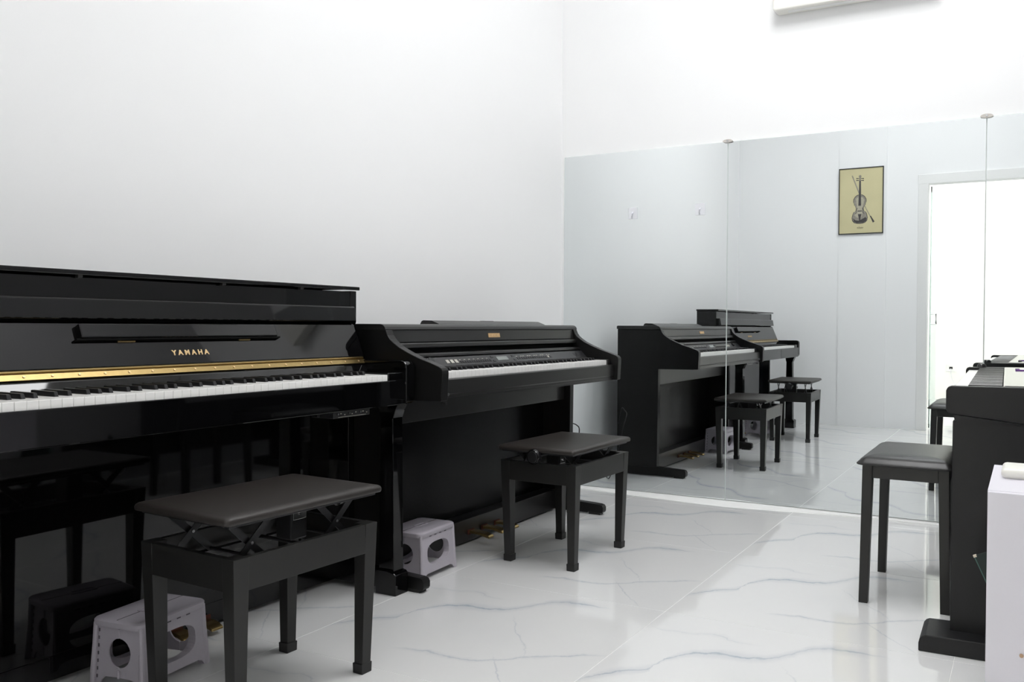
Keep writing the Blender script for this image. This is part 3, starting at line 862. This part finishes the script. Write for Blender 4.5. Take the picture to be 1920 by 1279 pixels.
tp = obj('top_panel', prism_xz([(2.272, .700), (2.272, .7335), (2.277, .7355), (2.508, .7375), (2.508, .700)], -1.498, -.262), M['p3_panel'], Q)
for k, (ya, yb, xa, xb) in enumerate(((-.52, -.505, 2.31, 2.325), (-.49, -.475, 2.31, 2.325), (-.46, -.445, 2.31, 2.325), (-.55, -.535, 2.31, 2.34))):
    obj('button', BX(xa, xb, ya, yb, .7352, .7395, bev=.001), M['purple'] if k % 2 else M['button'], tp)
obj('knob', TUBE([(2.187, -.244, .733), (2.187, -.244, .742), (2.187, -.244, .747)], [.018, .017, .012], 14), M['knob'], Q, smooth=True)
for ya, yb, fa_, fb_ in ((-1.536, -1.500, -1.605, -1.450), (-.262, -.228, -.320, -.165)):
    lg = obj('leg_panel', BX(2.145, 2.42, ya, yb, .040, .636, bev=.002), K, Q)
    ft = prism_xz([(2.068, .0), (2.068, .022), (2.071, .034), (2.077, .042), (2.086, .0465), (2.14, .0475), (2.50, .047), (2.50, .0)], fa_, fb_, bev=.003)
    obj('foot', ft, K, Q)
obj('stand_panel', BX(2.405, 2.418, -1.50, -.262, .16, .50), K, Q)

Q.location = (PB[0] - .014, PB[1], 0); Q.rotation_euler = (0, 0, math.radians(1.3))

# ================================================================= WHITE CABINET (right edge)
CB = thing('white_cabinet', 'white cabinet at the right edge with lilac tinted front', 'cabinet', (2.44, -2.24, 0))
cx0, cx1, cy0, cy1, ct = 2.270, 2.62, -2.398, -2.082, .6015
obj('top_board', BX(cx0, cx1, cy0, cy1, ct - .016, ct, bev=.0008), M['cab'], CB)
obj('side_board', BX(cx0, cx0 + .016, cy0 + .001, cy1, .0, ct - .016), M['cab'], CB)
obj('side_board', BX(cx1 - .016, cx1, cy0 + .001, cy1, .0, ct - .016), M['cab'], CB)
dr = obj('door', BX(cx0 + .001, cx1 - .001, cy0 - .0155, cy0, .012, ct - .001, bev=.0008), M['cab'], CB)
obj('screw_cap', TUBE([(2.329, cy0 - .015, .3145), (2.329, cy0 - .0185, .3145)], .0035, 10), M['screw'], dr)
obj('back_board', BX(cx0 + .016, cx1 - .016, cy1 - .006, cy1 - .001, .0, ct - .016), M['cab'], CB)
dv = bmesh.new()
box(dv, 2.288, 2.40, -2.262, -2.165, .6017, .622, bev=.009, seg=3)
dvo = thing('plastic_device', 'small cream white plastic device lying on the white cabinet', 'device', (2.34, -2.21, .6016))
obj('case', dv, M['cream'], dvo, smooth=True)
obj('device_base', BX(2.294, 2.394, -2.256, -2.171, .6015, .604), M['hook'], dvo)

# dark green board wedged behind the cabinet, leaning on the keyboard's leg
gb = thing('green_board', 'dark green thin board leaning between white cabinet and keyboard leg', 'board', (2.31, -1.70, 0))
mt = frame_mtx((2.214, -1.70, .305), Vector((.42, 0, -.907)).normalized(), Vector((.907, 0, .42)).normalized(), Vector((0, -1, 0)))
pl = plate([(0, 0), (.30, 0), (.30, .20), (0, .20)], [], .006, mt)
obj('board', pl, M['green'], gb)
ed = plate([(0, -.002), (.30, -.002), (.30, .0005), (0, .0005)], [], .007, mt)
obj('board_edge', ed, M['greenedge'], gb)
tipm = plate([(-.002, -.003), (.004, -.003), (.004, .005), (-.002, .005)], [], .008, mt)
obj('tip', tipm, M['paper'], gb)

# ================================================================= POSTER
PO = thing('framed_poster', 'violin and bow print on yellowed paper in thin black frame', 'poster', (.968, BY + .012, 1.732))
PX0, PX1, PZ0, PZ1, PY = .774, 1.163, 1.732, 2.325, BY + .013
fw = .008
for nm, a in (('frame_bar', (PX0, PX0 + fw, PZ0, PZ1)), ('frame_bar', (PX1 - fw, PX1, PZ0, PZ1)), ('frame_bar', (PX0, PX1, PZ0, PZ0 + fw)), ('frame_bar', (PX0, PX1, PZ1 - fw, PZ1))):
    obj(nm, BX(a[0], a[1], PY, PY + .016, a[2], a[3], bev=.001), M['frame'], PO)
pr = obj('print', BX(PX0 + .004, PX1 - .004, PY, PY + .010, PZ0 + .004, PZ1 - .004), M['poster'], PO)
def pxy(u, v): return PX0 + u * (PX1 - PX0), PZ1 - v * (PZ1 - PZ0)
def flat(name, uv, m, lay):
    bm = bmesh.new()
    vs = [bm.verts.new((pxy(u, v)[0], PY + .010 + lay * .00025, pxy(u, v)[1])) for u, v in uv]
    f = bm.faces.new(vs); bm.normal_update()
    if f.normal.y < 0: f.normal_flip()
    bmesh.ops.triangulate(bm, faces=bm.faces[:])
    return obj(name, bm, m, pr)
half = [(.0, .405), (.06, .41), (.11, .435), (.145, .475), (.148, .515), (.125, .55), (.130, .562), (.105, .575), (.088, .610), (.090, .645), (.115, .668), (.135, .665), (.160, .70), (.178, .755), (.168, .800), (.125, .832), (.06, .845), (0, .848)]
cu_ = .478
def violin(k, dv=0):
    r = [(cu_ + a * k, .63 + (b - .63) * (1 - (1 - k) * .5)) for a, b in half]
    l = [(cu_ - a * k, .63 + (b - .63) * (1 - (1 - k) * .5)) for a, b in reversed(half[1:-1])]
    return r + l
def stroke(name, pts, w, m, lay):
    w = w if isinstance(w, (list, tuple)) else [w] * len(pts)
    L_, R_ = [], []
    for i, (u, v) in enumerate(pts):
        u0, v0 = pts[max(i - 1, 0)]; u1, v1 = pts[min(i + 1, len(pts) - 1)]
        dx, dy = (u1 - u0) * .389, (v1 - v0) * .593
        l = math.hypot(dx, dy) or 1
        nx, ny = -dy / l * w[i] / .389 / 2, dx / l * w[i] / .593 / 2
        L_.append((u + nx, v + ny)); R_.append((u - nx, v - ny))
    return flat(name, L_ + R_[::-1], m, lay)
stroke('bow_stick', [(.30, .115), (.50, .45), (.60, .60), (.785, .835)], [.010, .011, .006, .006], M['ink_mid'], 1)
stroke('bow_hair', [(.33, .15), (.50, .43)], .004, M['ink_light'], 2)
stroke('bow_frog', [(.715, .735), (.79, .83)], [.008, .018], M['ink_dark'], 2)
flat('violin_outline', violin(1.0), M['ink_dark'], 3)
flat('violin_body', violin(.92), M['ink_mid'], 4)
flat('violin_highlight', [(cu_ - .09, .47), (cu_ - .03, .44), (cu_ + .06, .45), (cu_ + .10, .49), (cu_ + .085, .55), (cu_ + .05, .62), (cu_ + .06, .70), (cu_ + .03, .76), (cu_ - .06, .75), (cu_ - .12, .72), (cu_ - .06, .64), (cu_ - .07, .57)], M['ink_light'], 5)
flat('violin_shade', [(cu_ - .15, .76), (cu_ - .10, .79), (cu_ - .02, .80), (cu_ + .06, .775), (cu_ + .13, .75), (cu_ + .155, .77), (cu_ + .14, .808), (cu_ + .08, .832), (cu_ - .06, .834), (cu_ - .13, .812)], M['ink_dark'], 5)
stroke('violin_neck', [(cu_, .155), (cu_ + .002, .42)], [.014, .020], M['ink_mid'], 6)
stroke('violin_fingerboard', [(cu_, .20), (cu_ - .002, .575)], [.013, .024], M['ink_dark'], 7)
flat('violin_tailpiece', [(cu_ - .04, .70), (cu_ + .04, .70), (cu_ + .02, .76), (cu_ + .01, .83), (cu_ - .01, .83), (cu_ - .02, .76)], M['ink_dark'], 7)
stroke('violin_bridge', [(cu_ - .05, .655), (cu_ + .05, .655)], .008, M['ink_dark'], 7)
for s in (-1, 1):
    stroke('sound_hole', [(cu_ + s * .055, .605), (cu_ + s * .075, .64), (cu_ + s * .07, .675), (cu_ + s * .10, .695)], .0045, M['ink_dark'], 7)
    for v in (.165, .195):
        stroke('tuning_peg', [(cu_ + s * .015, v), (cu_ + s * .085, v + .004 * s)], [.004, .009], M['ink_dark'], 7)
flat('violin_scroll', [(cu_ + .03 * math.cos(a), .135 + .022 * math.sin(a)) for a in [i * math.pi / 6 for i in range(12)]], M['ink_mid'], 7)
obj('caption', text_bm('violin', .026, frame_mtx((pxy(.49, .905)[0], PY + .0125, pxy(.49, .905)[1]), (-1, 0, 0), (0, 0, 1), (0, 1, 0)), extr=.0001), M['ink_dark'], pr)

# ================================================================= SMALL WALL THINGS
for x, z, lb in ((.441, 1.494, 'small clear adhesive hook on the mirror, nearer the corner'), (.820, 1.494, 'small clear adhesive hook on the mirror, beside the first joint')):
    t = thing('mirror_hook', lb, 'hook', (x, -.0005, z - .03), 'clear hooks on the mirror')
    obj('hook_plate', BX(x - .026, x + .026, -.0030, -.0004, z - .030, z + .030, bev=.001), M['hook'], t)
    obj('hook_prong', TUBE([(x, -.002, z + .006), (x, -.014, z - .004), (x, -.016, z - .020), (x, -.009, z - .026)], .004, 8), M['hook'], t, smooth=True)
for x, z, lb in ((1.463, .397, 'white wall socket with thin cord on the bright far wall'),):
    t = thing('wall_socket', lb, 'socket', (x, FY, z - .04))
    obj('socket_plate', BX(x - .06, x + .06, FY, FY + .008, z - .045, z + .045, bev=.002), M['trim'], t)
    obj('socket_insert', BX(x - .02, x + .02, FY + .008, FY + .012, z - .014, z + .014, bev=.002), M['rubber'], t)
    obj('cord', TUBE(spline([(x, FY + .014, z - .005), (x + .01, FY + .02, z - .12), (x + .05, FY + .03, z - .22), (x + .02, FY + .05, z - .33), (x + .06, FY + .06, .006)], 6), .004, 6), M['hook'], t, smooth=True)
# cream air conditioner high on the mirror wall: only its lower edge shows
AC = thing('air_conditioner', 'cream wall air conditioner above the mirror, only its lower edge in view', 'air conditioner', (1.58, .0065, 2.415))
obj('housing', prism_xz([(1.206, 2.425), (1.203, 2.65), (1.222, 2.665), (1.945, 2.665), (1.96, 2.65), (1.96, 2.425), (1.945, 2.415), (1.220, 2.415)], -.070, .0062, bev=.012, seg=3), M['cream'], AC)
obj('air_flap', BX(1.275, 1.90, -.050, -.025, 2.4125, 2.416, bev=.001), M['trim'], AC)

# ================================================================= CEILING LIGHTS (above the frame)
def lamp(x, y, hx, hy, m, label, group):
    t = thing('ceiling_light', label, 'ceiling light', (x, y, H - .03), group)
    obj('diffuser', BX(x - hx, x + hx, y - hy, y + hy, H - .024, H - .018), m, t)
    for a in ((x - hx - .02, x - hx, y - hy - .02, y + hy + .02), (x + hx, x + hx + .02, y - hy - .02, y + hy + .02), (x - hx, x + hx, y - hy - .02, y - hy), (x - hx, x + hx, y + hy, y + hy + .02)):
        obj('frame_bar', BX(*a, H - .026, H - .0002), M['trim'], t)
for x, y, w in ((1.78, -1.15, 'nearest the mirror'), (1.78, -1.70, 'in the middle of the piano room'), (1.78, -2.25, 'near the doorway')):
    lamp(x, y, .52, .20, M['lamp'], 'long white ceiling light panel ' + w, 'ceiling panels of the piano room')
for x, y, w in ((.6, -4.9, 'nearest the doorway left'), (2.6, -4.9, 'nearest the doorway right'), (.6, -6.3, 'at the far wall left'), (2.6, -6.3, 'at the far wall right')):
    lamp(x, y, .30, .30, M['lamp2'], 'unseen square ceiling panel added to brighten the next room ' + w, 'added ceiling panels of the next room')
